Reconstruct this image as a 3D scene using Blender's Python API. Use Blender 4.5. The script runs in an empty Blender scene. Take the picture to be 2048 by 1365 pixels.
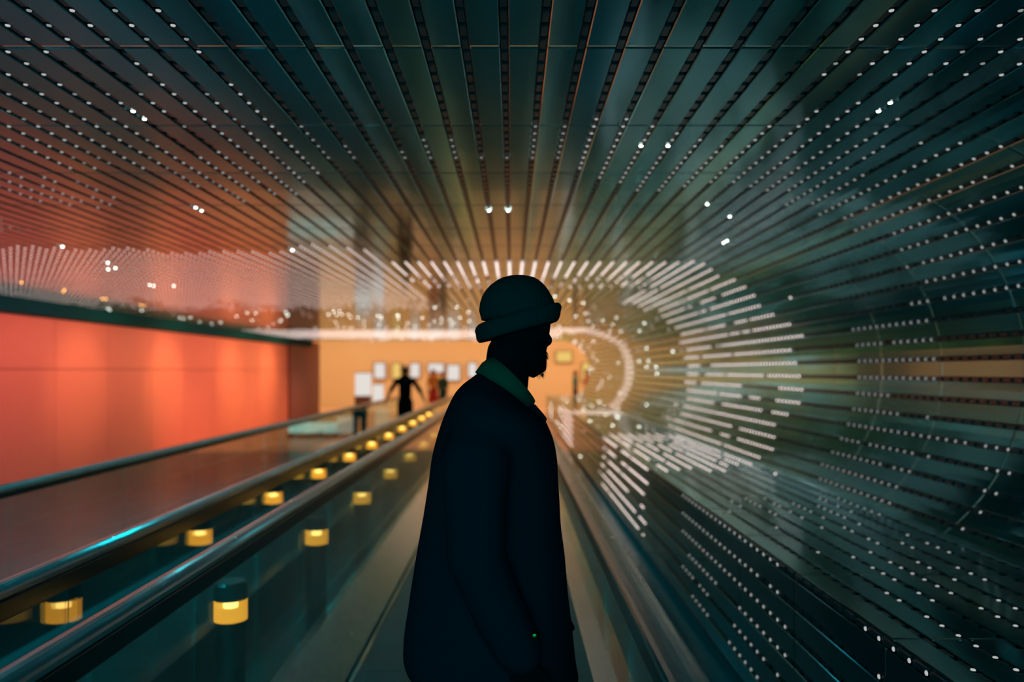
import bpy, bmesh, math, random
from mathutils import Vector, Matrix, noise

S = bpy.context.scene
COL = S.collection
R = math.radians
random.seed(7)

# ------------------------------------------------------------------ camera, world, exposure
F = 1593.0                       # focal length in pixels of the 2048 px frame (28 mm lens)
EYE = 1.6
cam_d = bpy.data.cameras.new('camera')
cam_d.sensor_width = 36.0
cam_d.lens = 28.0
cam_d.shift_y = (742 - 682.5) / 2048
cam_d.clip_end = 200
cam_d.dof.use_dof = True
cam_d.dof.focus_distance = 2.12
cam_d.dof.aperture_fstop = 1.6
cam_d.dof.aperture_blades = 0
cam = bpy.data.objects.new('camera', cam_d)
cam.location = (0, 0, EYE)
cam.rotation_euler = (R(90), 0, 0)
COL.objects.link(cam)
S.camera = cam

S.view_settings.view_transform = 'Standard'
S.view_settings.look = 'None'
S.view_settings.exposure = 0.0
S.view_settings.gamma = 1.0
S.view_settings.use_curve_mapping = False
S.cycles.sample_clamp_indirect = 4.0
S.cycles.max_bounces = 10
S.cycles.transparent_max_bounces = 24

W = bpy.data.worlds.new('world')
S.world = W
W.use_nodes = True
W.node_tree.nodes['Background'].inputs[0].default_value = (0.0, 0.40, 0.50, 1)
W.node_tree.nodes['Background'].inputs[1].default_value = 6.0


def lamp(name, kind, loc, energy, color, rot=(0, 0, 0), **kw):
    d = bpy.data.lights.new(name, kind)
    d.energy = energy
    d.color = color
    for k, v in kw.items():
        setattr(d, k, v)
    o = bpy.data.objects.new(name, d)
    o.location = loc
    o.rotation_euler = rot
    COL.objects.link(o)
    return o


# added unseen cyan spots: teal fill on the floor, standing in for the light array
for xx, yy, ee in ((-2.2, 3.0, 75), (-2.2, 6.0, 90), (-2.2, 9.5, 90), (-2.2, 13.0, 50), (-.6, 7.4, 36), (-.2, 9.8, 50), (-4.6, 6.5, 24), (-4.6, 9.0, 26)):
    lamp('teal_fill', 'SPOT', (xx, yy, 2.5), ee, (0.0, 0.82, 1.0), (0, 0, 0), spot_size=R(150), spot_blend=1.0, shadow_soft_size=0.0)
# washers along the left wall
for y, e, c in ((9.6, 34, (1, .28, .26)), (11.4, 40, (1, .32, .27)), (13.3, 50, (1, .44, .27)), (15.9, 60, (1, .46, .27)),
                (18.0, 38, (1, .36, .27)), (20.0, 60, (1, .48, .24)), (22.6, 62, (1, .50, .24)), (7.6, 18, (1, .28, .26)),
                (5.4, 8, (1, .26, .18))):
    lamp('wall_washer', 'SPOT', (-4.9, y, 2.50), e * 2.7, c, (0, R(60), 0), spot_size=R(120), spot_blend=1.0, shadow_soft_size=0.0)
for y, e in ((12.9, 34), (16.1, 46), (19.8, 44), (22.9, 46)):
    lamp('wall_spot', 'SPOT', (-4.7, y, 2.50), e * 2.3, (1, .52, .20), (0, R(64), 0), spot_size=R(50), spot_blend=.9, shadow_soft_size=0.0)
for x in (-5.2, -2.2, .6):  # added unseen warm spots that brighten the landing and its reflection in the slats
    for y in (17.5, 21.5, 25.5):
        lamp('landing_warm_fill', 'SPOT', (x, y, 2.52), 170, (1, .46, .26), (0, 0, 0), spot_size=R(130), spot_blend=1.0, shadow_soft_size=0.0)
# the warm hall beyond the passage
for x in (-11, -6.5, -2, 2.5, 6.5):
    lamp('hall_ceiling_light', 'AREA', (x, 32.3, 3.95), 128, (1, .70, .38), (R(18), 0, 0), shape='RECTANGLE', size=3.6, size_y=2.2)


# ------------------------------------------------------------------ materials
def mat(name, color=(.5, .5, .5), rough=.5, metal=0.0, spec=.5, emis=None, estr=0.0, coat=0.0, alpha=1.0):
    m = bpy.data.materials.new(name)
    m.use_nodes = True
    b = m.node_tree.nodes['Principled BSDF']
    b.inputs['Base Color'].default_value = (*color, 1)
    b.inputs['Roughness'].default_value = rough
    b.inputs['Metallic'].default_value = metal
    b.inputs['Specular IOR Level'].default_value = spec
    b.inputs['Coat Weight'].default_value = coat
    if emis:
        b.inputs['Emission Color'].default_value = (*emis, 1)
        b.inputs['Emission Strength'].default_value = estr
    return m


def nodes(m):
    return m.node_tree.nodes, m.node_tree.links, m.node_tree.nodes['Principled BSDF']


def noise_bump(m, scale, strength, dist=.01, stretch=(1, 1, 1), detail=3, rough_var=None, col_var=None):
    n, l, b = nodes(m)
    tc = n.new('ShaderNodeTexCoord')
    mp = n.new('ShaderNodeMapping')
    mp.inputs['Scale'].default_value = stretch
    nz = n.new('ShaderNodeTexNoise')
    nz.inputs['Scale'].default_value = scale
    nz.inputs['Detail'].default_value = detail
    l.new(tc.outputs['Object'], mp.inputs['Vector'])
    l.new(mp.outputs['Vector'], nz.inputs['Vector'])
    if strength:
        bp = n.new('ShaderNodeBump')
        bp.inputs['Strength'].default_value = strength
        bp.inputs['Distance'].default_value = dist
        l.new(nz.outputs['Fac'], bp.inputs['Height'])
        l.new(bp.outputs['Normal'], b.inputs['Normal'])
    if rough_var:
        mr = n.new('ShaderNodeMapRange')
        mr.inputs['To Min'].default_value, mr.inputs['To Max'].default_value = rough_var
        l.new(nz.outputs['Fac'], mr.inputs['Value'])
        l.new(mr.outputs['Result'], b.inputs['Roughness'])
    if col_var:
        mx = n.new('ShaderNodeMix')
        mx.data_type = 'RGBA'
        mx.inputs['A'].default_value = (*col_var[0], 1)
        mx.inputs['B'].default_value = (*col_var[1], 1)
        l.new(nz.outputs['Fac'], mx.inputs['Factor'])
        l.new(mx.outputs['Result'], b.inputs['Base Color'])
    return m


def wave_bump(m, scale, strength, direction='Z', dist=.004, distortion=0.0):
    n, l, b = nodes(m)
    tc = n.new('ShaderNodeTexCoord')
    wv = n.new('ShaderNodeTexWave')
    wv.bands_direction = direction
    wv.inputs['Scale'].default_value = scale
    wv.inputs['Distortion'].default_value = distortion
    bp = n.new('ShaderNodeBump')
    bp.inputs['Strength'].default_value = strength
    bp.inputs['Distance'].default_value = dist
    l.new(tc.outputs['Object'], wv.inputs['Vector'])
    l.new(wv.outputs['Fac'], bp.inputs['Height'])
    l.new(bp.outputs['Normal'], b.inputs['Normal'])
    return m


M = {}
M['slat'] = noise_bump(mat('polished_slat_metal', (.11, .47, .54), .11, 1.0), 1.1, .035, .03, (1.2, .35, 1.2), 2, rough_var=(.09, .16))
M['channel'] = mat('black_channel', (.006, .010, .011), .5)
M['module'] = mat('dark_led_module', (.02, .035, .04), .22, spec=.6)
M['floor'] = noise_bump(mat('dark_polished_floor', (.002, .20, .21), .2, spec=.6), 3.0, .04, .02, (1, 1, 1), 4, rough_var=(.12, .3))
M['wall_red'] = noise_bump(mat('terracotta_wall_panel', (.62, .27, .17), .6), .55, 0, .02, (1, 1, .7), 5, col_var=((.78, .22, .17), (.88, .31, .20)))
M['fascia'] = mat('dark_fascia', (.002, .07, .075), .8, spec=.1)
M['column'] = noise_bump(mat('maroon_column', (.30, .10, .085), .6), 4, .1, .01)
M['hall_wall'] = noise_bump(mat('ochre_hall_wall', (.80, .60, .36), .8), .25, 0, .01, col_var=((.74, .50, .26), (.86, .70, .50)))
M['hall_floor'] = noise_bump(mat('warm_stone_floor', (.62, .40, .20), .3), 1.2, 0, .01, col_var=((.58, .30, .17), (.78, .48, .30)))
M['white_ceiling'] = mat('hall_ceiling', (.7, .6, .45), .9)
M['dark_wall'] = mat('dark_wall', (.02, .07, .07), .6)
M['rubber'] = noise_bump(mat('satin_handrail', (.40, .46, .47), .22, .85), 30, .08, .002, (1, .2, 1), rough_var=(.16, .32))
M['steel'] = noise_bump(mat('brushed_steel', (.52, .60, .58), .2, 1.0), 14, .04, .002, (8, .4, 8), rough_var=(.13, .26))
M['dark_steel'] = noise_bump(mat('dark_steel', (.05, .09, .10), .3, 1.0), 14, .06, .002, (6, .4, 6))
M['pallet'] = wave_bump(mat('grooved_pallet', (.008, .09, .095), .35, .6), 28, .6, 'X')
M['post'] = mat('bollard_black', (.010, .016, .016), .32, spec=.5)
M['bulb'] = mat('bulb_white', (1, .9, .7), .5, emis=(1, .80, .50), estr=12)
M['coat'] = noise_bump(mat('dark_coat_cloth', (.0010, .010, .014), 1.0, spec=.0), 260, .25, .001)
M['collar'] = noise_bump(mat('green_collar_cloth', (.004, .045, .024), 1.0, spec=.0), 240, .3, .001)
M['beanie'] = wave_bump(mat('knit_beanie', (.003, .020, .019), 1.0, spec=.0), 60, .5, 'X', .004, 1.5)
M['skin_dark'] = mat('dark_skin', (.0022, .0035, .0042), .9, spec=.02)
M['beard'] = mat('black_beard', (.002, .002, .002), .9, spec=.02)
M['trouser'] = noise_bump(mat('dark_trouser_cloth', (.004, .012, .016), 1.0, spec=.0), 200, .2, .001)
M['shoe'] = mat('black_shoe', (.01, .01, .012), .4)
M['brass'] = mat('brass_button', (1, .28, .04), .3, 1.0)
M['skin_warm'] = mat('warm_skin', (.42, .20, .12), .6)
M['red_hair'] = mat('dark_red_hair', (.22, .02, .03), .6)
M['black_hair'] = mat('black_hair', (.01, .012, .012), .6)


def emitter(name, color, strength):
    m = bpy.data.materials.new(name)
    m.use_nodes = True
    n, l = m.node_tree.nodes, m.node_tree.links
    n.remove(n['Principled BSDF'])
    e = n.new('ShaderNodeEmission')
    e.inputs['Color'].default_value = (*color, 1)
    e.inputs['Strength'].default_value = strength
    l.new(e.outputs[0], n['Material Output'].inputs['Surface'])
    m.cycles.emission_sampling = 'NONE'
    return m


PINK = (.98, .80, .74)
M['led_low'] = emitter('led_low', (.86, .92, .90), .52)
M['led_dim'] = emitter('led_dim', (.80, .92, .90), .28)
M['led_mid'] = emitter('led_mid', PINK, 2.1)
M['led_far'] = emitter('led_far', PINK, 4.2)
M['led_high'] = emitter('led_high', PINK, 3.2)
M['led_star'] = emitter('led_star', (.86, 1, .88), 16)
M['led_amber'] = emitter('led_amber', (1, .50, .12), 16)
M['led_off'] = mat('led_off', (.16, .2, .2), .3)


def glass(name, tint, base):
    m = bpy.data.materials.new(name)
    m.use_nodes = True
    n, l = m.node_tree.nodes, m.node_tree.links
    n.remove(n['Principled BSDF'])
    tr = n.new('ShaderNodeBsdfTransparent')
    tr.inputs['Color'].default_value = (*tint, 1)
    gl = n.new('ShaderNodeBsdfGlossy')
    gl.inputs['Roughness'].default_value = .03
    gl.inputs['Color'].default_value = (.85, .95, .92, 1)
    lw = n.new('ShaderNodeLayerWeight')      # facing term is the same on both sides of the pane
    lw.inputs['Blend'].default_value = .5
    fr = n.new('ShaderNodeMath')
    fr.operation = 'POWER'
    fr.inputs[1].default_value = 4.0
    l.new(lw.outputs['Facing'], fr.inputs[0])
    ad = n.new('ShaderNodeMath')
    ad.operation = 'ADD'
    ad.inputs[1].default_value = base
    ad.use_clamp = True
    mx = n.new('ShaderNodeMixShader')
    l.new(fr.outputs[0], ad.inputs[0])
    l.new(ad.outputs[0], mx.inputs[0])
    l.new(tr.outputs[0], mx.inputs[1])
    l.new(gl.outputs[0], mx.inputs[2])
    l.new(mx.outputs[0], n['Material Output'].inputs['Surface'])
    return m


M['glass'] = glass('balustrade_glass', (.80, .93, .91), .07)


def amber_lens():
    m = bpy.data.materials.new('amber_lamp_lens')
    m.use_nodes = True
    n, l = m.node_tree.nodes, m.node_tree.links
    n.remove(n['Principled BSDF'])
    tr = n.new('ShaderNodeBsdfTransparent')
    tr.inputs['Color'].default_value = (1, .7, .3, 1)
    em = n.new('ShaderNodeEmission')
    em.inputs['Color'].default_value = (1, .40, .035, 1)
    em.inputs['Strength'].default_value = 2.3
    mx = n.new('ShaderNodeMixShader')
    mx.inputs[0].default_value = .62
    l.new(tr.outputs[0], mx.inputs[1])
    l.new(em.outputs[0], mx.inputs[2])
    l.new(mx.outputs[0], n['Material Output'].inputs['Surface'])
    return m


M['lens'] = amber_lens()


# ------------------------------------------------------------------ mesh helpers
class MB:
    def __init__(self):
        self.v, self.f = [], []

    def quad(self, a, b, c, d):
        i = len(self.v)
        self.v += [a, b, c, d]
        self.f.append((i, i + 1, i + 2, i + 3))

    def hexa(self, p):            # 8 corners: bottom 4 then top 4
        i = len(self.v)
        self.v += p
        for q in ((0, 3, 2, 1), (4, 5, 6, 7), (0, 1, 5, 4), (1, 2, 6, 5), (2, 3, 7, 6), (3, 0, 4, 7)):
            self.f.append(tuple(i + k for k in q))

    def box(self, x0, x1, y0, y1, z0, z1):
        self.hexa([(x0, y0, z0), (x1, y0, z0), (x1, y1, z0), (x0, y1, z0),
                   (x0, y0, z1), (x1, y0, z1), (x1, y1, z1), (x0, y1, z1)])

    def rings(self, rings, cap=True):
        i = len(self.v)
        n = len(rings[0])
        for r in rings:
            self.v += [tuple(p) for p in r]
        for k in range(len(rings) - 1):
            for j in range(n):
                a, b = i + k * n + j, i + k * n + (j + 1) % n
                self.f.append((a, b, b + n, a + n))
        if cap:
            self.f.append(tuple(i + j for j in reversed(range(n))))
            self.f.append(tuple(i + (len(rings) - 1) * n + j for j in range(n)))

    def cyl(self, x, y, z0, z1, r, n=24, r1=None):
        r1 = r if r1 is None else r1
        mk = lambda rr, z: [(x + rr * math.cos(2 * math.pi * k / n), y + rr * math.sin(2 * math.pi * k / n), z) for k in range(n)]
        self.rings([mk(r, z0), mk(r1, z1)])

    def tube(self, pts, rad, n=16, flat=None):
        """closed tube with round ends; flat = (axis vector, factor) squashes it"""
        P = [Vector(p) for p in pts]
        if not isinstance(rad, (list, tuple)):
            rad = [rad] * len(P)
        rings = []
        for k, p in enumerate(P):
            t = (P[min(k + 1, len(P) - 1)] - P[max(k - 1, 0)]).normalized()
            if k == 0:
                up = Vector((0, 0, 1)) if abs(t.z) < .7 else Vector((0, 1, 0))
                u = t.cross(up).normalized()
            else:                       # carry the frame along so the tube never twists
                u = (u - t * u.dot(t)).normalized()
            w = t.cross(u).normalized()

            def ring(c, r):
                out = []
                for j in range(n):
                    d = u * math.cos(2 * math.pi * j / n) + w * math.sin(2 * math.pi * j / n)
                    if flat:
                        ax = Vector(flat[0]).normalized()
                        d = d - ax * d.dot(ax) * (1 - flat[1])
                    out.append(c + d * r)
                return out
            r = rad[k]
            if k == 0:
                rings += [ring(p - t * r * .95, r * .3), ring(p - t * r * .7, r * .72)]
            rings.append(ring(p, r))
            if k == len(P) - 1:
                rings += [ring(p + t * r * .7, r * .72), ring(p + t * r * .95, r * .3)]
        self.rings(rings)

    def ball(self, c, rx, ry, rz, n=18, m=10, mtx=None):
        rr = []
        for k in range(1, m):
            a = math.pi * k / m
            rg = []
            for j in range(n):
                b = 2 * math.pi * j / n
                p = Vector((rx * math.sin(a) * math.cos(b), ry * math.sin(a) * math.sin(b), -rz * math.cos(a)))
                if mtx:
                    p = mtx @ p
                rg.append(p + Vector(c))
            rr.append(rg)
        self.rings(rr)

    def mesh(self, name):
        me = bpy.data.meshes.new(name)
        me.from_pydata([tuple(p) for p in self.v], [], self.f)
        me.validate()
        return me

    def build(self, name, m, parent=None, smooth=False, bevel=0, loc=None):
        me = self.mesh(name)
        me.materials.append(m)
        if smooth:
            me.polygons.foreach_set('use_smooth', [True] * len(me.polygons))
        o = bpy.data.objects.new(name, me)
        COL.objects.link(o)
        if parent:
            o.parent = parent
        if bevel:
            b = o.modifiers.new('bevel', 'BEVEL')
            b.width = bevel
            b.segments = 2
        return o

    def remesh(self, name, m, voxel, parent=None, smooth_it=4, disp=None):
        tmp = bpy.data.objects.new('tmp', self.mesh('tmp'))
        COL.objects.link(tmp)
        r = tmp.modifiers.new('r', 'REMESH')
        r.mode = 'VOXEL'
        r.voxel_size = voxel
        if smooth_it:
            s = tmp.modifiers.new('s', 'SMOOTH')
            s.factor = .5
            s.iterations = smooth_it
        dg = bpy.context.evaluated_depsgraph_get()
        me = bpy.data.meshes.new_from_object(tmp.evaluated_get(dg))
        bpy.data.objects.remove(tmp)
        if disp:
            for v in me.vertices:
                v.co += disp(v.co, v.normal)
        me.name = name
        me.materials.clear()
        me.materials.append(m)
        me.polygons.foreach_set('use_smooth', [True] * len(me.polygons))
        o = bpy.data.objects.new(name, me)
        COL.objects.link(o)
        if parent:
            o.parent = parent
        return o


def empty(name, loc=(0, 0, 0)):
    o = bpy.data.objects.new(name, None)
    o.empty_display_size = .1
    o.location = loc
    COL.objects.link(o)
    return o


def tag(o, label=None, cat=None, group=None, kind=None):
    if label: o['label'] = label
    if cat: o['category'] = cat
    if group: o['group'] = group
    if kind: o['kind'] = kind
    return o


def struct(mb, name, m, **k):
    return tag(mb.build(name, m, **k), kind='structure')


# ------------------------------------------------------------------ slatted lining (ceiling, curved right wall, ledge)
PITCH = .12
CELL = .0956
Y_A, Y_B = -3.0, 27.0
# cross-section seen along the passage: (x, z) from the left edge of the ceiling round to the foot of the ledge
prof = [(-6.744, 2.6), (1.62, 2.6)]
for k in range(1, 33):
    a = math.pi / 2 - (math.pi / 2 + math.asin(.83)) * k / 32
    prof.append((1.62 + .97 * math.cos(a), 1.6 + 1.0 * math.sin(a)))
prof += [(1.15, .77)]
LEDGE = prof[-1]
cum = [0]
for a, b in zip(prof, prof[1:]):
    cum.append(cum[-1] + math.hypot(b[0] - a[0], b[1] - a[1]))


def at_s(s):
    s = max(0, min(cum[-1] - 1e-6, s))
    for k in range(len(cum) - 1):
        if s <= cum[k + 1]:
            t = (s - cum[k]) / (cum[k + 1] - cum[k])
            a, b = prof[k], prof[k + 1]
            tx, tz = (b[0] - a[0]), (b[1] - a[1])
            L = math.hypot(tx, tz)
            return Vector((a[0] + tx * t, 0, a[1] + tz * t)), Vector((tz / L, 0, -tx / L))   # point, inward normal


def slat(mb, p0, n0, p1, n1, mid=None):
    """one long metal slat with shallow lips at its panel joints"""
    T = .016
    a0, a1 = p0 - n0 * T, p1 - n1 * T
    d = (p1 - p0).normalized()
    cs = [(a0), (p0 + n0 * -.003), (p0 + d * .003), (p1 - d * .003), (p1 + n1 * -.003), (a1)]
    if mid is not None:
        cs.insert(3, mid)
    ys = []
    y = Y_A
    while y < Y_B - .01:
        ys += [(y + .002, -.0016), (y + .012, 0), (y + .78 / 2, .0009), (y + .768, 0), (y + .778, -.0016)]
        y += .78
    ys = [q for q in ys if q[0] < Y_B]
    nn = (n0 + n1).normalized()
    i = len(mb.v)
    n = len(cs)
    for (yy, dz) in ys:
        for c in cs:
            q = c + nn * dz
            mb.v.append((q.x, yy, q.z))
    for k in range(len(ys) - 1):
        for j in range(n - 1):
            a = i + k * n + j
            mb.f.append((a, a + n, a + n + 1, a + 1))


N_ALL = int(cum[-1] / PITCH)
ceil_mb, wall_mb, ledge_mb = MB(), MB(), MB()
backing_c, backing_w = MB(), MB()
G = .0135
strips = []           # (point, normal, tangent, zone)
S_FLAT = cum[1]
S_CURVE = cum[-2]
n_strip = int(cum[-1] // PITCH)
for k in range(n_strip + 1):
    s0, s1 = k * PITCH + G, (k + 1) * PITCH - G
    if s1 > cum[-1]:
        s1 = cum[-1] - .004
    if s1 - s0 > .02:
        p0, n0 = at_s(s0)
        p1, n1 = at_s(s1)
        pm, nm = at_s((s0 + s1) / 2)
        tgt = ceil_mb if s1 < S_FLAT else (wall_mb if s0 < S_CURVE else ledge_mb)
        slat(tgt, p0, n0, p1, n1, pm)
    if k > 0 and k * PITCH < cum[-1] - .05:
        p, n = at_s(k * PITCH)
        q, _ = at_s(k * PITCH + .01)
        t = (q - p).normalized()
        s = k * PITCH
        zone = 'ceiling' if s < S_FLAT else ('wall' if s < S_CURVE else 'ledge')
        strips.append((p, n, t, zone))
# vertical face of the ledge
fx = 1.15
zz = .77 - .012
fs = [(zz - .12 * k) for k in range(0, 7)]
for k in range(6):
    z1, z0 = fs[k] - G, fs[k + 1] + G
    if z0 < .01:
        z0 = .01
    p0, p1 = Vector((fx, 0, z1)), Vector((fx, 0, z0))
    nf = Vector((-1, 0, 0))
    slat(ledge_mb, p0, nf, p1, nf, (p0 + p1) / 2)
    strips.append((Vector((fx, 0, fs[k])), nf, Vector((0, 0, -1)), 'face'))

struct(ceil_mb, 'ceiling', M['slat'])
struct(wall_mb, 'wall_right', M['slat'])
struct(ledge_mb, 'trim_1', M['slat'])
# opaque shell behind the slats
sh = MB()
off = .028
outer = []
for k in range(len(prof)):
    s = cum[k]
    p, n = at_s(s if k else 0)
    outer.append((p.x - n.x * off, p.z - n.z * off))
outer[-1] = (1.15 + off, .77 - off)
outer.append((1.15 + off, -.02))
for a, b in zip(outer, outer[1:]):
    sh.quad((a[0], Y_A, a[1]), (a[0], Y_B, a[1]), (b[0], Y_B, b[1]), (b[0], Y_A, b[1]))
tag(sh.build('ceiling_backing', M['channel']), kind='structure')


# ------------------------------------------------------------------ LED strips
def hsh(a, b, c=0):
    x = math.sin(a * 127.1 + b * 311.7 + c * 74.7) * 43758.5453
    return x - math.floor(x)


def screen(x, y, z):
    return 1023 + F * x / y, 742 - F * (z - EYE) / y


STARS = [(250, 225, 0), (266, 233, 0), (400, 415, 0), (413, 420, 0), (440, 411, 0), (452, 419, 0), (1015, 420, 0), (975, 421, 0),
         (1287, 297, 0), (1340, 298, 0), (1758, 228, 0), (1780, 212, 0), (1417, 412, 0), (1463, 434, 0), (589, 500, 0),
         (125, 495, 0), (155, 497, 0), (205, 526, 0), (221, 537, 0), (306, 571, 0), (348, 571, 0), (1451, 485, 0), (1604, 714, 0),
         (40, 564, 1), (127, 582, 1), (207, 597, 1), (281, 611, 1), (332, 620, 1), (382, 631, 1)]


def level(si, ci, p, y, zone):
    """brightness class of one LED: None for unlit"""
    sx, sy = screen(p.x, y, p.z)
    h = hsh(si, ci)
    for (a, b, am) in STARS:
        w = .5 * F * PITCH / y
        if abs(sx - a) < w * .75 and abs(sy - b) < F * abs(p.z - EYE) / y / y * CELL * .52 + (0 if y < 6 else 1) and zone == 'ceiling' and y < 13:
            return 'led_amber' if am else 'led_star'
        if zone == 'wall' and abs(sx - a) < 5 and abs(sy - b) < 6:
            return 'led_star'
    nz = noise.noise(Vector((si * .22, y * .7, 3.1)))
    n2 = noise.noise(Vector((si * .45, y * 1.7, 9.1)))
    # long bright band far along the passage
    if zone == 'ceiling':
        if p.x < 1.3 and 19.6 < y < 24.5: return 'led_far'
    if zone in ('ceiling', 'wall') and 17.0 + max(0, p.z - 2.2) * 4 < y < 18.2 + max(0, p.z - 2.2) * 6: 
        return 'led_far' if (p.x > 0) else None
    if zone == 'ledge' and 15.2 < y < 16.6: return 'led_high'
    if zone == 'face' and 15.2 < y < 18.2: return 'led_high'
    # middle band
    lo, hi = 7.2, 10.6
    if zone == 'ceiling':
        if p.x < -1.2:
            lo, hi = 6.6 + .5 * nz, 13.0 + nz * 2
            if p.x < -5.2: lo = 6.9 + nz * .3
        else:
            lo, hi = 7.35, 9.6
    if zone == 'wall':
        lo, hi = 7.3 + .9 * n2, 11.8 + 1.2 * n2
    if zone == 'ledge':
        lo, hi = 6.8 + 1.2 * n2, 10.5
    if zone == 'face':
        lo, hi = 6.9 + .3 * n2, 10.2 + .9 * n2
    if lo < y < hi:
        if zone in ('wall', 'ledge', 'face') and (n2 > .38 or h < .03):
            return None
        if zone == 'ceiling' and y > hi - 1.2 and h < .5:
            return None
        return 'led_mid' if zone == 'ceiling' and p.x < -1.2 else 'led_high'
    # near band
    if zone == 'ceiling':
        x0 = p.x
        if x0 < -.9:
            a = 1.9 if x0 > -3.2 else 2.2 + (-3.2 - x0) * .55
            b = 4.0 + (-x0) * .28 + nz * 1.5
            if a < y < b:
                if n2 > .30 or h < .04: return None
                return 'led_low' if h > .25 else 'led_dim'
        elif x0 > .3:
            if 3.1 + .4 * nz < y < 4.2 + .6 * nz + x0 * .15:
                return 'led_low' if n2 < .3 else None
            if x0 > 1.0 and y < 2.75:
                return 'led_low' if h > .15 else 'led_dim'
        else:
            if 3.2 < y < 3.8 and n2 > -.05: return 'led_dim'
    if zone == 'wall':
        if p.z > 2.0:
            if 3.3 + .5 * nz < y < 4.9 + .4 * n2: return 'led_low' if n2 < .34 and h > .05 else None
            if p.x < 1.8 and y < 2.7: return 'led_low'
        elif 4.85 + .1 * nz < y < 6.0: return 'led_low' if n2 < .38 and h > .05 else None
        elif p.z < 1.3 and 3.9 < y < 4.85: return 'led_low' if (n2 < .05 and h > .15) else None
    if zone == 'ledge':
        if 2.0 < y < 5.2: return 'led_low' if (nz + n2 < .02 and h > .35) else None
    if zone == 'face':
        if 3.2 + .3 * (p.z) < y < 5.4: return 'led_low' if (n2 < .25 and h > .06) else None
        if p.z > .6 and 2.1 < y < 2.6 and h > .4: return 'led_low'
    # scattered single lights further along
    if y > 9.0:
        if h > (.984 if y < 14 else .965):
            return 'led_star' if hsh(si, ci, 5) > .35 else 'led_high'
    return None


dome = {}


def dome_geo(p, n, t, y, r, hgt):
    """low dome: (verts, faces)"""
    ey = Vector((0, 1, 0))
    vs, fs = [], []
    c = Vector((p.x, y, p.z)) - n * .004
    for (rr, hh) in ((1, 0), (.8, .62)):
        for j in range(8):
            a = 2 * math.pi * j / 8
            vs.append(c + t * (rr * r * math.cos(a)) + ey * (rr * r * math.sin(a)) + n * (hgt * hh))
    vs.append(c + n * hgt)
    for j in range(8):
        k = (j + 1) % 8
        fs.append((j, k, 8 + k, 8 + j))
        fs.append((8 + j, 8 + k, 16))
    return vs, fs


ZL = {
    'ceiling_l': ('narrow lit LED strip recessed between metal ceiling slats over the left side', 'LED strips across the left part of the ceiling'),
    'ceiling_m': ('narrow LED strip between ceiling slats overhead, its near lights unlit', 'LED strips overhead in the middle of the ceiling'),
    'ceiling_r': ('narrow LED strip between dark teal slats at the right of the ceiling', 'LED strips at the right of the flat ceiling'),
    'wall': ('LED strip running along the curved right wall between metal slats', 'LED strips around the curved right wall'),
    'ledge': ('LED strip lying between slats on the flat top of the right ledge', 'LED strips on top of the right ledge'),
    'face': ('LED strip on the upright front of the right ledge beyond the handrail', 'LED strips on the upright ledge front'),
}
unit = {}


def unit_led(mname, n_key, n, t):
    key = (mname, n_key)
    if key not in unit:
        mb = MB()
        vs, fs = dome_geo(Vector((0, 0, 0)), n, t, 0, .0078, .005)
        mb.v, mb.f = vs, fs
        me = mb.mesh('led_light')
        me.materials.append(M[mname])
        me.polygons.foreach_set('use_smooth', [True] * len(me.polygons))
        unit[key] = me
    return unit[key]


n_led = 0
for si, (p, n, t, zone) in enumerate(strips):
    z = zone
    if zone == 'ceiling':
        z = 'ceiling_l' if p.x < -.7 else ('ceiling_m' if p.x < .5 else 'ceiling_r')
    # channel back and the row of dark modules: the strip itself
    mb = MB()
    w = G * .98
    b0 = -.020
    a, b = p + t * -w + n * b0, p + t * w + n * b0
    mb.quad((a.x, Y_A, a.z), (a.x, Y_B, a.z), (b.x, Y_B, b.z), (b.x, Y_A, b.z))
    y = .4
    mw = .0095
    while y < 9.5:
        c = [p + t * -mw + n * b0, p + t * mw + n * b0, p + t * mw + n * -.006, p + t * -mw + n * -.006]
        ya, yb = y + .016, y + CELL - .016
        mb.hexa([(c[0].x, ya, c[0].z), (c[1].x, ya, c[1].z), (c[1].x, yb, c[1].z), (c[0].x, yb, c[0].z),
                 (c[3].x, ya, c[3].z), (c[2].x, ya, c[2].z), (c[2].x, yb, c[2].z), (c[3].x, yb, c[3].z)])
        y += CELL
    st = mb.build('led_strip', M['module'])
    st.data.materials.append(M['channel'])
    st.data.polygons[0].material_index = 1
    tag(st, ZL[z][0], 'light strip', ZL[z][1])
    rest = {}
    single = 0
    nk = (round(n.x, 3), round(n.z, 3))
    y = .4
    ci = 0
    while y < Y_B:
        sx, sy = screen(p.x, y, p.z)
        vis = -30 < sx < 2078 and -30 < sy < 1395
        L = level(si, ci, p, y, zone) if vis else None
        if L:
            n_led += 1
            if y < 6.3 and single < 60:
                o = bpy.data.objects.new('led_light', unit_led(L, nk, n, t))
                o.location = (p.x, y, p.z)
                o.parent = st
                COL.objects.link(o)
                single += 1
            else:
                rest.setdefault(L, []).append(y)
        y += CELL
        ci += 1
    if rest:
        mb = MB()
        idx = []
        names = list(rest)
        for mi, L in enumerate(names):
            big = 1.0 if L not in ('led_star', 'led_amber') else 1.15
            for yy in rest[L]:
                vs, fs = dome_geo(p, n, t, yy, .0078 * big, .0075 * big)
                base = len(mb.v)
                mb.v += vs
                mb.f += [tuple(base + q for q in f) for f in fs]
                idx += [mi] * len(fs)
        o = mb.build('led_lights', M[names[0]], st)
        for L in names[1:]:
            o.data.materials.append(M[L])
        o.data.polygons.foreach_set('material_index', idx)
        tag(o, kind='stuff')
print('LEDS', n_led, 'strips', len(strips))

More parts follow.
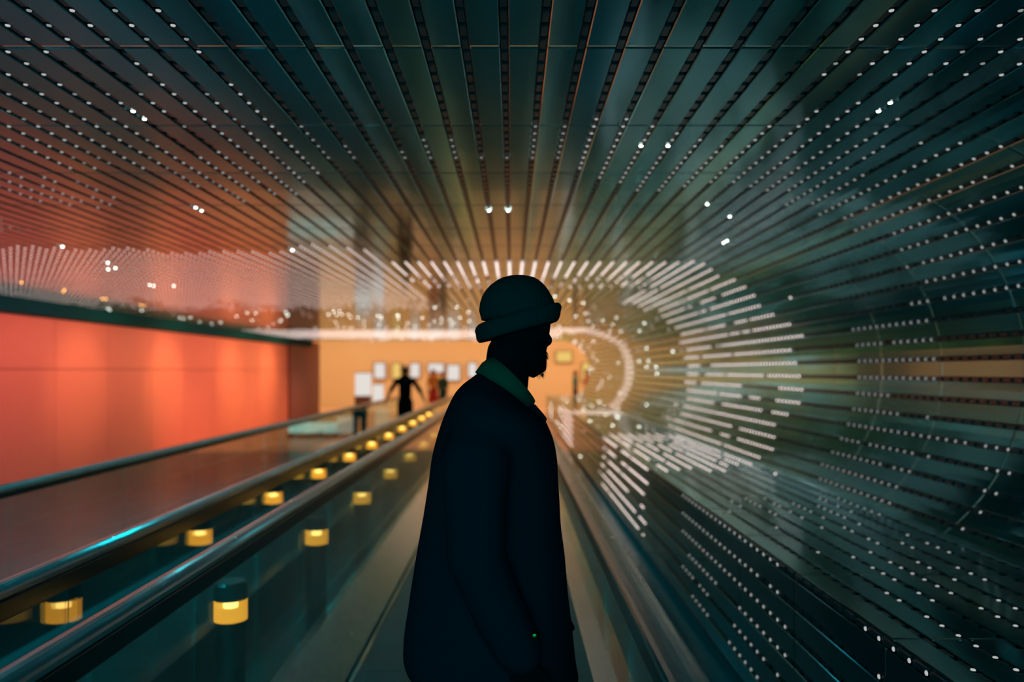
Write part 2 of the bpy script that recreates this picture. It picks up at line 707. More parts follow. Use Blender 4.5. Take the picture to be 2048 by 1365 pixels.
# ------------------------------------------------------------------ room shell
mb = MB(); mb.box(-15, 8.5, -4, 38, -.06, 0); struct(mb, 'floor', M['floor'])
mb = MB(); mb.box(-15, 8.4, 15.6, 36.0, -.02, .0012); tag(mb.build('floor_hall', M['hall_floor']), kind='structure')
mb = MB()
# left wall in upright panels with fine open joints
y = -4.0
while y < 24.9:
    y1 = min(y + 1.62, 24.9)
    mb.box(-7.1, -7.0, y + .006, y1 - .006, 0.0, 1.62)
    mb.box(-7.1, -7.0, y + .006, y1 - .006, 1.632, 2.41)
    y = y1
mb.box(-7.14, -7.06, -4, 24.9, 0, 2.5)
struct(mb, 'wall_left', M['wall_red'])
mb = MB(); mb.box(-7.4, -6.93, 24.9, 28.7, 0, 2.6); struct(mb, 'trim_2', M['column'])
mb = MB(); mb.box(-7.1, -6.752, -4, 27.0, 2.40, 2.66); struct(mb, 'trim_3', M['fascia'])
mb = MB(); mb.box(-15, 8.5, 36.0, 36.2, 0, 4.2); struct(mb, 'wall_far', M['hall_wall'])
mb = MB()
mb.box(-15.2, -15, 27, 36.2, 0, 4.2)
mb.box(-15.2, -7.4, 27.0, 27.2, 0, 4.2)
mb.box(8.5, 8.7, 27, 36.2, 0, 4.2)
mb.box(2.75, 8.6, 27.0, 27.2, 0, 4.2)
struct(mb, 'wall_hall', M['hall_wall'])
mb = MB(); mb.box(-7.4, 2.75, 27.0, 27.25, 2.64, 4.2); mb.box(1.2, 2.75, 27.0, 27.03, 0, .74); struct(mb, 'wall_lintel', M['hall_wall'])
mb = MB(); mb.box(-15, 8.6, 27, 36.2, 4.2, 4.3); struct(mb, 'ceiling_hall', M['white_ceiling'])


# ------------------------------------------------------------------ moving walkways and balustrades
def walkway(x0, x1, y1, label):
    root = empty('moving_walkway', ((x0 + x1) / 2, 0, 0))
    tag(root, label, 'walkway')
    mb = MB()
    y = -3.0
    cx = (x0 + x1) / 2
    while y < y1:
        mb.box(x0 - cx, x1 - cx, y + .002, y + .398, .002, .014)
        y += .4
    mb.build('pallet_belt', M['pallet'], root)
    for s, xe in ((-1, x0), (1, x1)):
        m2 = MB()
        m2.box(xe - cx - .012, xe - cx + .012, -3, y1, .002, .02)
        m2.build('edge_strip', M['steel'], root)
    return root


walkway(-.82, .235, 15.5, 'dark grooved moving walkway under the man in the coat')
walkway(-2.70, -1.70, 15.5, 'dark grooved moving walkway leading towards the far man with spread arms')


def balustrade(gx, ztop, y0, y1, label, panel=.67, phase=.0, hw=.042, skirt=None, side=.11):
    """glass wall with handrail; skirt = (x_top, z_top, x_bottom, z_bottom) on one side, steel"""
    root = empty('glass_balustrade', (gx, 0, 0))
    tag(root, label, 'balustrade')
    mb = MB()
    # handrail with rounded top, dark profile below
    sec = []
    for k in range(9):
        a = math.pi * k / 8
        sec.append((hw * math.cos(a), ztop - .022 + .022 * math.sin(a)))
    sec += [(-hw, ztop - .034), (-hw * .7, ztop - .046), (hw * .7, ztop - .046), (hw, ztop - .034)]
    ys = [y0 + (y1 - y0) * k / 40 for k in range(41)]
    mb.rings([[(x, y, z) for x, z in sec] for y in ys])
    mb.build('handrail', M['rubber'], root, smooth=False)
    mb = MB()
    mb.box(-hw * .78, hw * .78, y0 + .05, y1 - .05, ztop - side, ztop - .0465)
    mb.build('rail_guide', M['dark_steel'], root, bevel=.006)
    for s in (-1, 1):
        mb = MB()
        mb.box(s * hw * .80 - .002, s * hw * .80 + .004, y0 + .05, y1 - .05, ztop - .052, ztop - .049)
    zb = (skirt[0][1] - .02) if skirt else .28
    y = y0 + phase
    me = None
    while y < y1 - .3:
        if me is None:
            g = MB()
            g.box(-.005, .005, .004, panel - .004, zb, ztop - side + .01)
            me = g.mesh('glass_panel')
            me.materials.append(M['glass'])
        o = bpy.data.objects.new('glass_panel', me)
        o.location = (0, y, 0)
        o.parent = root
        COL.objects.link(o)
        y += panel
    mb = MB()
    if skirt:
        pts = [(x - gx, z) for x, z in skirt]
        sg = 1 if pts[-1][0] > 0 else -1
        sec = [(-.02 * sg, skirt[0][1])] + pts + [(pts[-1][0], 0), (-.02 * sg, 0)]
        if sg < 0:
            sec = sec[::-1]
        mb.rings([[(x, y, z) for x, z in sec] for y in (y0, y1)])
    else:
        mb.box(-.04, .04, y0, y1, 0, .30)
    mb.build('skirt_panel', M['steel'] if skirt else M['dark_steel'], root)
    return root


RAIL = .96
balustrade(-1.078, RAIL, -1.6, 21, 'glass balustrade with black handrail directly left of the man in the coat', phase=.28,
           skirt=[(-1.055, .19), (-.840, .045)])
balustrade(.373, RAIL, -1.6, 21, 'glass balustrade with wide glossy handrail directly right of the man in the coat', phase=.1, hw=.046,
           skirt=[(.368, .515), (.296, .475), (.262, .20), (.25, .03)])
balustrade(-1.548, RAIL, -1.6, 21, 'middle glass balustrade behind the nearer row of bollard lamps', phase=.35)
balustrade(-2.87, RAIL, -1.6, 21, 'farthest glass balustrade, in front of the red wall', phase=.12, hw=.045, side=.075)


# ------------------------------------------------------------------ bollard lamps
def bollard():
    root = empty('bollard_lamp')
    mb = MB(); mb.cyl(0, 0, 0, .545, .062, 28); mb.build('post', M['post'], root, bevel=.002)
    mb = MB(); mb.cyl(0, 0, .548, .635, .068, 32); mb.build('lamp_lens', M['lens'], root, smooth=True)
    mb = MB(); mb.cyl(0, 0, .600, .632, .030, 16); mb.build('bulb', M['bulb'], root)
    mb = MB()
    mb.cyl(0, 0, .6365, .70, .069, 32)
    mb.cyl(0, 0, .70, .71, .069, 32, .058)
    mb.build('cap', M['post'], root)
    mb = MB(); mb.cyl(0, 0, 0, .012, .067, 28); mb.build('base_plate', M['dark_steel'], root)
    return root


b0 = bollard()
YB = [1.885 + 1.485 * k for k in range(0, 12)]
desc = ['black bollard lamp with amber band, nearest the camera beside the left handrail', 'black bollard lamp with amber band, second from the camera beside the left handrail',
        'bollard lamp with amber band, third along the row left of the man', 'bollard lamp with amber band, fourth along the row left of the man',
        'bollard lamp with amber band, fifth along the row, close to the coat']
for k, y in enumerate(YB[1:]):
    if k == 0:
        o = b0
    else:
        o = b0.copy()
        COL.objects.link(o)
        for ch in b0.children:
            c = ch.copy()
            c.parent = o
            COL.objects.link(c)
    o.location = (-1.190, y, 0)
    if k < 5:
        tag(o, desc[k], 'bollard lamp', 'amber bollard lamps between the walkways')
    else:
        tag(o, 'blurred amber bollard lamp at the far end of the row left of the man', 'bollard lamp', 'amber bollard lamps between the walkways')


# ------------------------------------------------------------------ the man in the coat
PY = 2.1
SC = F / PY


def px(x, y, Y=PY):
    return (x - 1023) * Y / F, EYE + (742 - y) * Y / F


def ell(cx, cy, z, hx, hy, n=40, e=2.2, tilt=0.0, rot=0.0):
    out = []
    for j in range(n):
        a = 2 * math.pi * j / n
        c, s_ = math.cos(a), math.sin(a)
        u = hx * math.copysign(abs(c) ** (2 / e), c)
        v = hy * math.copysign(abs(s_) ** (2 / e), s_)
        ur = u * math.cos(rot) - v * math.sin(rot)
        vr = u * math.sin(rot) + v * math.cos(rot)
        out.append(Vector((cx + ur, cy + vr, z + tilt * ur)))
    return out


man = empty('person', (-.02, PY, .0215))
tag(man, 'man in silhouette with knit beanie, beard and long dark coat, seen from behind looking right', 'person')
MO = Vector((-.02, PY, .0215))


def shift(mb):
    mb.v = [tuple(Vector(p) - MO) for p in mb.v]
    return mb


# --- body: head with face, neck, torso, arms with hands, legs as one surface
body = MB()
HC = Vector((px(1040, 640)[0], PY, px(1036, 640)[1]))       # head centre
yaw = R(60)                                                    # he looks to the right and a little away
HM = Matrix.Rotation(yaw, 3, 'Z') @ Matrix.Rotation(R(6), 3, 'Y')


def H(v):
    return HC + HM @ Vector(v)


# skull and jaw: sections from crown down, (z, centre forward, half depth, half width)
secs = [(.108, -.005, .035, .03), (.098, -.006, .062, .052), (.078, -.004, .084, .066), (.045, 0, .095, .073), (.010, .002, .096, .075),
        (-.025, .006, .090, .072), (-.055, .014, .080, .066), (-.085, .024, .068, .058), (-.110, .034, .056, .048), (-.130, .044, .040, .036), (-.140, .050, .022, .022)]
body.rings([[H((c + d * math.cos(a), w * math.sin(a), z)) for a in [2 * math.pi * j / 28 for j in range(28)]] for z, c, d, w in reversed(secs)])
body.ball(H((.098, 0, -.028)), .020, .013, .024, mtx=HM)       # nose
body.ball(H((.106, 0, -.040)), .013, .016, .010, mtx=HM)
body.ball(H((.088, 0, .006)), .014, .050, .011, mtx=HM)        # brow
body.ball(H((.086, 0, -.078)), .014, .026, .007, mtx=HM)       # lips
body.ball(H((.084, 0, -.088)), .013, .022, .007, mtx=HM)
body.ball(H((.068, 0, -.125)), .022, .026, .018, mtx=HM)       # chin
for s in (-1, 1):
    body.ball(H((.074, s * .036, -.045)), .020, .022, .018, mtx=HM)   # cheek
    body.ball(H((-.004, s * .078, -.030)), .018, .009, .032, mtx=HM)  # ear
# neck
nx0, nz0 = px(1018, 700)
nx1, nz1 = px(1004, 815)
body.tube([(nx0, PY, nz0), (nx1, PY, nz1), (nx1 - .01, PY, nz1 - .08)], [.058, .062, .075], 20)
# torso
tz = [(1.52, -.035, .05, .10), (1.47, -.05, .09, .17), (1.40, -.06, .11, .19), (1.28, -.055, .11, .17), (1.14, -.05, .10, .15), (1.0, -.045, .12, .165), (.90, -.035, .12, .17), (.84, -.03, .10, .15)]
body.rings([ell(x, PY + .02, z, a, b, 28) for z, x, a, b in reversed(tz)])
RS, RE, RW = Vector((-.085, PY - .185, 1.455)), Vector((-.085, PY - .212, 1.16)), Vector((.020, PY - .19, .905))
LS, LE, LW = Vector((-.02, PY + .205, 1.455)), Vector((.02, PY + .255, 1.17)), Vector((.10, PY + .22, .92))
for A, B, C in ((RS, RE, RW), (LS, LE, LW)):
    body.tube([A.lerp(Vector((A.x, PY, A.z)), .35) + Vector((0, 0, -.03)), A.lerp(B, .5), B, B.lerp(C, .4), C], [.050, .052, .044, .042, .030], 16)
hip = Vector((-.03, PY + .02, .90))
for s, fx_ in ((-1, -.02), (1, .03)):
    h = hip + Vector((0, s * .09, 0))
    k = Vector((fx_, PY + .02 + s * .10, .49))
    a = Vector((fx_ - .03, PY + .02 + s * .11, .09))
    body.tube([h, h.lerp(k, .5), k, k.lerp(a, .3), a], [.092, .082, .060, .056, .040], 18)
    body.tube([a + Vector((-.04, 0, -.020)), a + Vector((.05, s * .005, -.022)), a + Vector((.15, s * .015, -.032))], [.036, .036, .026], 12)


def hand(mb, w, down, fwd, side):
    """palm with four curled fingers and a thumb; w wrist, down along the hand, fwd towards the thumb"""
    down, fwd = down.normalized(), fwd.normalized()
    inn = down.cross(fwd).normalized() * side
    pc = w + down * .048
    for q in range(4):
        f0 = w + down * .020 + fwd * (.020 - .014 * q)
        f1 = w + down * .088 + fwd * (.031 - .021 * q)
        mb.tube([f0, f1], [.015, .0125], 10)
        L = (.040, .046, .042, .033)[q]
        k1 = f1 + down * L + inn * .007
        k2 = k1 + down * L * .55 + inn * .016
        k3 = k2 + down * L * .30 + inn * .018
        mb.tube([f1, k1, k2, k3], [.0098, .0088, .008, .007], 10)
    t0 = w + down * .022 + fwd * .024
    t1 = t0 + down * .035 + fwd * .026 + inn * .008
    t2 = t1 + down * .032 + fwd * .010 + inn * .010
    mb.tube([t0, t1, t2], [.015, .011, .009], 10)


for wr, el, sd in ((RW, RE, 1), (LW, LE, -1)):
    hand(body, wr, (wr - el).normalized() + Vector((0, 0, -.5)), Vector((1, 0, .25)), sd)
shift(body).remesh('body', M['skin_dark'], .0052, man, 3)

# --- beard along the jaw
bd = MB()
random.seed(3)
for k in range(420):
    a = random.uniform(-1.25, 1.25)
    zz_ = random.uniform(-.142, -.075)
    sc_ = 1 - max(0, (-zz_ - .085)) * 6
    base = H((.030 + (.064 * math.cos(a)) * (sc_ * .5 + .5), .056 * math.sin(a) * (sc_ * .5 + .5), zz_))
    d = HM @ Vector((math.cos(a) * .6 + random.uniform(-.4, .4), math.sin(a) * .6 + random.uniform(-.4, .4), -1))
    d.normalize()
    Lh = random.uniform(.008, .017)
    q = d.cross(Vector((0, 0, 1))).normalized() * .0007
    tip = base + d * Lh + HM @ Vector((.003, 0, 0))
    i = len(bd.v)
    r_ = q.cross(d).normalized() * .0007
    bd.v += [base + q, base - q * .5 + r_, base - q * .5 - r_, tip]
    bd.f += [(i, i + 1, i + 3), (i + 1, i + 2, i + 3), (i + 2, i, i + 3)]
bd.tube([H((.036, -.052, -.092)), H((.070, -.030, -.118)), H((.086, 0, -.128)), H((.070, .030, -.118)), H((.036, .052, -.092))], [.011, .016, .018, .016, .011], 12)
shift(bd).build('beard', M['beard'], man)

# --- beanie
bn = MB()
cx0, cz0 = px(1034, 640)
rr = []
for (py_, l_, r_, hy) in ((641, 962, 1112, .098), (622, 957, 1112, .100), (606, 959, 1108, .099), (594, 963, 1103, .096), (582, 970, 1096, .090),
                          (571, 980, 1088, .080), (562, 992, 1078, .066), (556, 1004, 1068, .048), (552.5, 1018, 1054, .028), (551.5, 1028, 1044, .012)):
    xl, zl = px(l_, py_)
    xr, _ = px(r_, py_)
    rr.append(ell((xl + xr) / 2, PY, zl, (xr - xl) / 2, hy, 48, 2.05))
bn.rings(rr)
rib = lambda co, no: Vector((0, 0, 0))
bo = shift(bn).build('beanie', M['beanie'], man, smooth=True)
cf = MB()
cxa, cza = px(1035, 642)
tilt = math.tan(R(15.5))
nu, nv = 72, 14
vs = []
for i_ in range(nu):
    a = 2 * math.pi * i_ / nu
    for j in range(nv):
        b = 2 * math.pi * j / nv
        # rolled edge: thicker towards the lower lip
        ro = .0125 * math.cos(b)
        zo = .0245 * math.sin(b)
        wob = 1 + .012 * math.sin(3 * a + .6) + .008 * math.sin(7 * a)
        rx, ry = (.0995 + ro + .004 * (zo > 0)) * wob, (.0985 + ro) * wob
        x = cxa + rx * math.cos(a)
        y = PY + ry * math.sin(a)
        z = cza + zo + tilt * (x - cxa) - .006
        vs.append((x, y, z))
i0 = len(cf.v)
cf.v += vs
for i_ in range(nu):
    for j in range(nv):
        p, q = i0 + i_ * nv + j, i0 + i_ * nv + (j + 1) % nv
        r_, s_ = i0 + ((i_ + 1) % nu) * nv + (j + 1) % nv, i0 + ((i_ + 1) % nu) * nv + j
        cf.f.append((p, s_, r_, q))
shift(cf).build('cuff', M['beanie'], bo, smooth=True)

# --- green shirt collar standing round the neck
cl = MB()
(lx, lz), (rx_, rz) = px(968, 733), px(1057, 813)
ccx, ccz = (lx + rx_) / 2, (lz + rz) / 2
L = math.hypot(rx_ - lx, rz - lz) / 2
ux = Vector((rx_ - lx, 0, rz - lz)).normalized()
uz = Vector((-ux.z, 0, ux.x))
if uz.z < 0:
    uz = -uz
nu = 64
prof_c = [(-.006, -.022), (.007, -.022), (.010, .0), (.004, .020), (-.001, .021), (-.004, .0)]
i0 = 0
for i_ in range(nu):
    a = 2 * math.pi * i_ / nu
    for (ro, zo) in prof_c:
        p = Vector((ccx, PY, ccz)) + ux * ((L + ro) * math.cos(a)) + Vector((0, 1, 0)) * ((.080 + ro) * math.sin(a)) + uz * (zo * (1.15 - .15 * math.cos(a)))
        # near side of the collar sags between nape and throat
        p.z += .017 * max(0, -math.sin(a))
        cl.v.append(p)
n_ = len(prof_c)
for i_ in range(nu):
    for j in range(n_):
        cl.f.append((i_ * n_ + j, i_ * n_ + (j + 1) % n_, ((i_ + 1) % nu) * n_ + (j + 1) % n_, ((i_ + 1) % nu) * n_ + j))
tag(shift(cl).build('shirt_collar', M['collar'], man, smooth=True), label='dark green shirt collar standing up around the neck')

# --- coat
ct = MB()
rings = [(958, 743, 1058, 822, .084, 2.2, .016), (946, 754, 1066, 825, .120, 2.2, .014), (926, 768, 1074, 827, .160, 2.3, .010),
         (911, 784, 1082, 831, .192, 2.3, .006), (900, 803, 1088, 838, .212, 2.3, .003), (891, 822, 1093, 847, .226, 2.3, 0), (883, 840, 1097, 858, .228, 2.3, 0),
         (876, 860, 1102, 870, .222, 2.3, 0), (868.5, 888, 1108, 892, .208, 2.2, 0)]
rings += [(l_, y_, r_, y_, h_, 2.2, 0) for y_, l_, r_, h_ in ((926, 861, 1114, .192), (975, 855, 1117, .184), (1037, 847, 1122, .180), (1105, 834, 1130, .184),
          (1190, 817, 1137, .194), (1276, 808, 1144, .204), (1325, 805, 1152, .208), (1352, 812, 1158, .208))]
rr = []
for (l_, ly_, r_, ry_, hy, e, up_) in reversed(rings):
    xl, zl = px(l_, ly_)
    xr, zr = px(r_, ry_)
    g = ell((xl + xr) / 2, PY + .01, (zl + zr) / 2, (xr - xl) / 2, hy, 56, e, tilt=(zr - zl) / (xr - xl) - (.06 if ly_ > 1300 else 0))
    for p_ in g:
        p_.z += up_ * max(0, -(p_.y - PY) / hy)
    rr.append(g)
ct.rings(rr)


def off(v, dx, dy, dz=0):
    return v + Vector((dx, dy, dz))


ct.tube([off(RS, .010, .050, -.030), off(RS.lerp(RE, .25), .0, .010), off(RS.lerp(RE, .5), .0, .002), off(RE, 0, -.005), off(RE.lerp(RW, .5), 0, 0), off(RW, 0, 0, .02)], [.088, .084, .077, .068, .062, .054], 22)
ct.tube([off(LS, -.02, -.035, -.03), LS.lerp(LE, .5) + Vector((-.03, 0, 0)), off(LE, -.03, 0), LE.lerp(LW, .5) + Vector((-.03, 0, 0)), off(LW, -.02, 0, .02)], [.085, .075, .066, .060, .054], 22)


def fold(co, no):
    p = Vector((co.x * 7 + co.z * 3, co.y * 7, co.z * 2.2))
    q = Vector((co.x * 2.5 - co.z * 5, co.y * 3, co.z * 6))
    edge = min(1, max(0, (1.55 - co.z) * 6))
    return no * (.006 * noise.noise(p) + .0035 * noise.noise(q) * 1.2) * edge


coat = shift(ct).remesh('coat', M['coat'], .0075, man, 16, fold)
# turned-up coat lapel at the throat
lp = MB()
a0, a1, a2 = px(1050, 800), px(1070, 813), px(1090, 828)
lp.tube([(a0[0], PY - .03, a0[1] - .01), (a1[0] - .004, PY - .035, a1[1] - .008), (a2[0] - .006, PY - .04, a2[1] - .012)], [.010, .011, .008], 12, ((0, 1, 0), .5))
lp.tube([(a0[0], PY + .05, a0[1] - .01), (a1[0] - .004, PY + .055, a1[1] - .008), (a2[0] - .006, PY + .06, a2[1] - .012)], [.010, .011, .008], 12, ((0, 1, 0), .5))
shift(lp).build('lapel', M['coat'], man, smooth=True)
# cuff button
bxp = Vector((px(1068, 1272, PY - .248)[0], PY - .248, px(1068, 1272, PY - .248)[1]))
bt = MB()
bt.rings([[bxp + Vector((r * math.cos(a), d, r * math.sin(a))) for a in [2 * math.pi * j / 16 for j in range(16)]] for r, d in ((.0055, .004), (.0055, -.002), (.0035, -.003))])
tag(shift(bt).build('cuff_button', M['brass'], coat, smooth=True), label='small brass cuff button catching the light')

# --- trousers and shoes
tr = MB()
tr.rings([ell(-.035, PY + .02, z, a, b, 32) for z, a, b in ((.80, .135, .175), (.90, .14, .18), (1.0, .13, .17))])
for s, fx_ in ((-1, -.02), (1, .03)):
    tr.tube([(-.035 + .008 * s, PY + .02 + s * .085, .86), (fx_ * .6 - .01, PY + .02 + s * .095, .66), (fx_, PY + .02 + s * .10, .47), (fx_ - .015, PY + .02 + s * .105, .28), (fx_ - .025, PY + .02 + s * .11, .13)],
            [.108, .098, .080, .074, .072], 20)
shift(tr).remesh('trousers', M['trouser'], .009, man, 4)
for s, fx_ in ((-1, -.02), (1, .03)):
    sh_ = MB()
    c = Vector((fx_ - .03, PY + .02 + s * .11, .010))
    sh_.rings([ell(c.x + dx, c.y + s * .006, z, a, b, 28, 2.4) for z, dx, a, b in ((.030, .045, .150, .050), (.045, .045, .150, .052), (.062, .035, .138, .048), (.085, .0, .092, .043), (.125, -.02, .058, .042))])
    so = shift(sh_).build('shoe', M['shoe'], man, smooth=True)
    sl = MB()
    sl.rings([ell(c.x + .045, c.y + s * .006, z, .154, .054, 28, 2.4) for z in (.0215, .034)])
    shift(sl).build('sole', M['rubber'], so)


# ------------------------------------------------------------------ people further along
def figure(name_label, x, y, hgt, face, shirt, legs, skin, hair, arms, lean=0.0, long_hair=False, skirt_=False):
    """a small standing figure; face = heading in degrees (0 looks along +y); arms = [(elbow, wrist)] offsets in body frame"""
    root = empty('person', (x, y, .0022))
    tag(root, name_label, 'person')
    k = hgt / 1.75
    rz = Matrix.Rotation(R(face), 3, 'Z')

    def T(a, b, c):
        return rz @ Vector((a * k, b * k, c * k))
    bmb = MB()
    bmb.ball(T(0, .015, 1.635), .072 * k, .090 * k, .115 * k, mtx=rz)
    bmb.ball(T(0, .06, 1.56), .045 * k, .045 * k, .05 * k, mtx=rz)
    bmb.ball(T(0, .108, 1.615), .012 * k, .02 * k, .02 * k, mtx=rz)
    for s in (-1, 1):
        bmb.ball(T(s * .075, .0, 1.62), .012 * k, .018 * k, .03 * k, mtx=rz)
    bmb.tube([T(0, 0, 1.56), T(0, -.01, 1.44)], [.052 * k, .060 * k], 14)
    bmb.tube([T(0, 0, 1.42), T(0, 0, 1.20), T(0, 0, .98), T(0, 0, .90)], [.13 * k, .13 * k, .13 * k, .12 * k], 18, (rz @ Vector((0, 1, 0)), .72))
    sl_, tr_ = MB(), MB()
    sl_.tube([T(0, 0, 1.40), T(0, 0, 1.22), T(0, 0, 1.02), T(0, 0, .94)], [.150 * k, .148 * k, .140 * k, .142 * k], 20, (rz @ Vector((0, 1, 0)), .76))
    sl_.tube([T(-.17, 0, 1.40), T(0, -.005, 1.44), T(.17, 0, 1.40)], [.062 * k, .075 * k, .062 * k], 14)
    for s, (e, w) in zip((-1, 1), arms):
        a, e, w = T(s * .18, 0, 1.40), T(*e), T(*w)
        bmb.tube([a, a.lerp(e, .5), e, w], [.050 * k, .046 * k, .038 * k, .027 * k], 14)
        sl_.tube([a, a.lerp(e, .5), e], [.064 * k, .058 * k, .054 * k], 14)
        d = (w - e).normalized()
        side_ = d.cross(Vector((0, 0, 1)))
        if side_.length < .1:
            side_ = rz @ Vector((0, 1, 0))
        side_.normalize()
        for q in range(4):
            b = w + side_ * (.024 - .016 * q) * k
            bmb.tube([w + d * .01, b + d * .075 * k, b + d * .115 * k + Vector((0, 0, -.010)), b + d * (.150 - .008 * abs(q - 1)) * k + Vector((0, 0, -.028))], [.017 * k, .012 * k, .010 * k, .009 * k], 8)
        bmb.tube([w + d * .02, w + d * .06 * k + side_ * .04 * k, w + d * .09 * k + side_ * .048 * k], [.014 * k, .011 * k, .009 * k], 8)
    for s in (-1, 1):
        h, kn, an = T(s * .085, 0, .90), T(s * .095, .015, .50), T(s * .10, 0, .09)
        bmb.tube([h, kn, kn.lerp(an, .35), an], [.088 * k, .060 * k, .056 * k, .038 * k], 14)
        tr_.tube([T(s * .075, 0, .93), h.lerp(kn, .5), kn, an + Vector((0, 0, .03))], [.105 * k, .094 * k, .074 * k, .060 * k], 16)
        sm = MB()
        fc = T(s * .105, .06, .035)
        sm.ball(fc, .046 * k, .130 * k, .034 * k, mtx=rz)
        sm.build('shoe', M['shoe'], root, smooth=True)
    bmb.remesh('body', skin, .011, root, 3)
    sl_.remesh('shirt', shirt, .013, root, 4)
    if skirt_:
        tr_ = MB()
        tr_.rings([ell(0, 0, z * k, a * k, b * k, 28) for z, a, b in ((.42, .24, .20), (.7, .20, .17), (.92, .15, .12), (1.0, .14, .11))])
        tr_.build('skirt', legs, root, smooth=True)
    else:
        tr_.remesh('trousers', legs, .014, root, 4)
    hm = MB()
    hm.ball(T(0, -.012, 1.665), .083 * k, .098 * k, .100 * k, mtx=rz)
    if long_hair:
        hm.tube([T(0, -.05, 1.66), T(0, -.085, 1.52), T(0, -.095, 1.40)], [.085 * k, .080 * k, .05 * k], 16)
    hm.remesh('hair', hair, .014, root, 3)
    return root


M['navy'] = mat('navy_cloth', (.001, .006, .008), 1, spec=.0)
M['orange_cloth'] = mat('orange_cloth', (.75, .34, .06), .8)
M['red_cloth'] = mat('red_cloth', (.55, .05, .03), .8)
M['green_cloth'] = mat('dark_green_cloth', (.01, .09, .06), .85)
M['teal_cloth'] = mat('teal_cloth', (.05, .22, .20), .85)
down = [((-.23, .01, 1.14), (-.24, .05, .90)), ((.23, .01, 1.14), (.24, .05, .90))]
figure('man in dark clothes seen from behind, arms spread onto the walkway handrails', -2.36, 17.6, 1.72, 4, M['navy'], M['navy'], M['skin_dark'], M['black_hair'],
       [((-.31, .0, 1.20), (-.40, .02, 1.01)), ((.34, .0, 1.16), (.42, .02, .97))])
figure('blurred person with dark red hair in an orange top beyond the man with spread arms', -2.98, 30.2, 1.66, 200, M['orange_cloth'], M['red_cloth'], M['skin_warm'], M['red_hair'], down, long_hair=True, skirt_=True)
figure('blurred person in dark green clothes, just left of the big coat', -2.55, 29.4, 1.55, 150, M['green_cloth'], M['green_cloth'], M['skin_warm'], M['black_hair'], down)
figure('blurred person in a teal top right of the bearded chin', 2.48, 31.2, 1.60, 90, M['teal_cloth'], M['navy'], M['skin_warm'], M['red_hair'], down)
figure('blurred dark haired person in red at the right end of the passage', 2.98, 31.6, 1.66, 100, M['red_cloth'], M['navy'], M['skin_warm'], M['black_hair'], down)


# ------------------------------------------------------------------ lit panels and cases in the hall
M['frame'] = mat('panel_frame', (.25, .13, .06), .6)
M['lit_white'] = emitter('lit_white_panel', (1, .93, .86), .78)
M['lit_warm'] = emitter('lit_warm_panel', (1, .66, .18), .85)
M['case_pale'] = emitter('case_pale_light', (.62, .80, .68), 1.15)
M['case_teal'] = emitter('case_teal_light', (.16, .50, .40), .9)
M['case_pink'] = emitter('case_pink_light', (.85, .62, .5), .9)
for m_ in ('lit_white', 'lit_warm', 'case_pale', 'case_teal', 'case_pink'):
    M[m_].cycles.emission_sampling = 'AUTO'


def hall(x, Y):
    return (x - 1023) * Y / F


def wall_panel(x0, x1, y0, y1, m, label, Y=35.9, group=None, cat='lit panel', nm='lit_panel'):
    xa, xb = hall(x0, Y), hall(x1, Y)
    zb, zt = EYE - (y1 - 742) * Y / F, EYE - (y0 - 742) * Y / F
    root = empty(nm, ((xa + xb) / 2, Y, zb))
    tag(root, label, cat, group)
    hw, h = (xb - xa) / 2, zt - zb
    mb = MB()
    t = .04
    mb.box(-hw - t, hw + t, -.04, .08, -t, 0)
    mb.box(-hw - t, hw + t, -.04, .08, h, h + t)
    mb.box(-hw - t, -hw, -.04, .08, 0, h)
    mb.box(hw, hw + t, -.04, .08, 0, h)
    mb.build('frame', M['frame'], root)
    mb = MB(); mb.box(-hw, hw, 0, .06, 0, h); mb.build('lit_face', m, root)
    return root


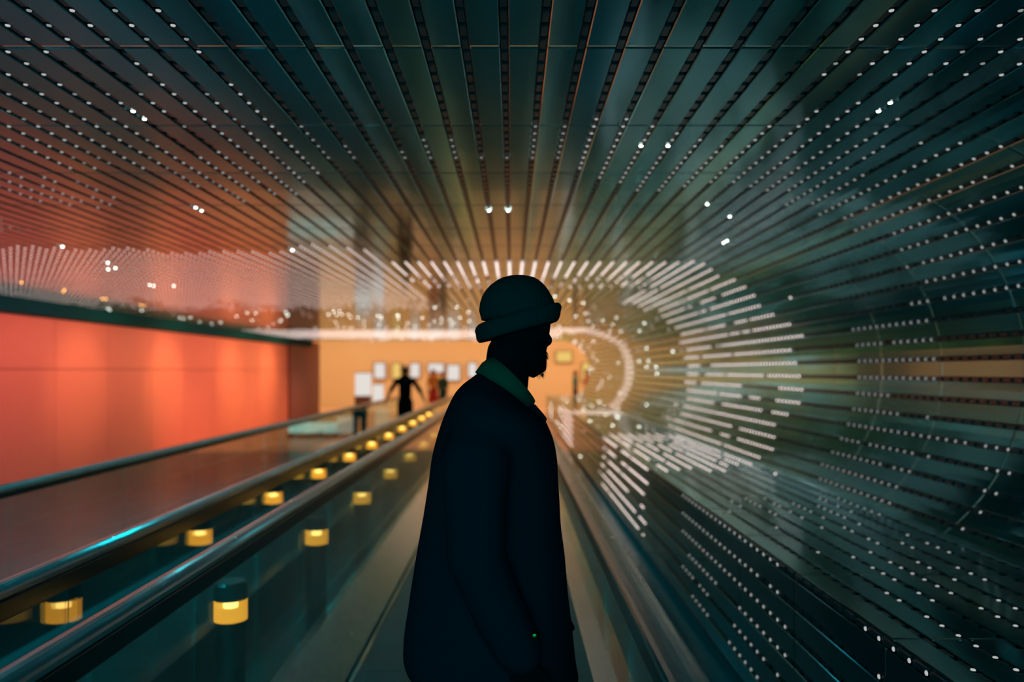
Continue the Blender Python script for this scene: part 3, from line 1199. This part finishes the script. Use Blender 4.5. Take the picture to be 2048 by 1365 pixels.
wall_panel(748, 769, 727, 757, M['lit_white'], 'square lit white panel on the far ochre wall, highest at the left')
wall_panel(784, 800, 728, 757, M['lit_warm'], 'dim warm panel on the far wall left of the spread-armed man')
wall_panel(820, 838, 728, 755, M['lit_white'], 'narrow lit white panel on the far wall right of the spread-armed man')
wall_panel(856, 886, 728, 745, M['lit_white'], 'low wide lit panel on the far wall above the red hair')
wall_panel(894, 918, 731, 761, M['lit_white'], 'large bright white panel on the far wall above the dark green person')
wall_panel(936, 952, 727, 755, M['lit_white'], 'lit white panel on the far wall beside the coat collar')
wall_panel(1112, 1142, 704, 724, M['lit_warm'], 'glowing amber panel on the far wall right of the face')
wall_panel(1164, 1186, 726, 762, M['lit_warm'], 'tall amber panel at the right edge of the far wall')
wall_panel(1196, 1214, 732, 752, M['lit_warm'], 'small amber panel deepest in the right corner of the hall')


def stand(x0, x1, y0, Y, m, label, body_m='frame', base=.12, nm='display_case', cat='display case', group=None):
    xa, xb = hall(x0, Y), hall(x1, Y)
    zt = EYE - (y0 - 742) * Y / F
    root = empty(nm, ((xa + xb) / 2, Y, 0))
    tag(root, label, cat, group)
    hw = (xb - xa) / 2
    mb = MB(); mb.box(-hw, hw, 0, .5, 0, base); mb.build('plinth', M[body_m], root)
    mb = MB(); mb.box(-hw + .02, hw - .02, .02, .48, base + .002, zt - .03); mb.build('lit_box', m, root)
    mb = MB(); mb.box(-hw, hw, 0, .5, zt - .028, zt); mb.build('top', M[body_m], root)
    return root


stand(574, 633, 843, 18.9, M['case_pale'], 'low pale lit display case, leftmost behind the far handrail')
stand(640, 668, 843, 18.9, M['case_pale'], 'small pale lit display case, second from the left behind the far handrail')
stand(672, 702, 830, 18.9, M['case_pink'], 'pinkish lit display case behind the far handrail', base=.1)
stand(704, 745, 822, 18.9, mat('dark_case', (.002, .07, .055), .95, spec=0), 'dark green unlit display case behind the far handrail', 'dark_steel')
stand(748, 774, 812, 18.9, M['case_teal'], 'tall teal lit display case next to the spread-armed man')
# a free-standing lit poster stand and its neighbour
pr = stand(708, 738, 745, 27.8, M['lit_white'], 'tall white lit sign stand at the left of the hall', base=.72, nm='sign_stand', cat='sign')
stand(743, 763, 768, 27.8, M['lit_white'], 'lower white lit stand right of the tall sign stand', base=.30, nm='sign_stand', cat='sign')
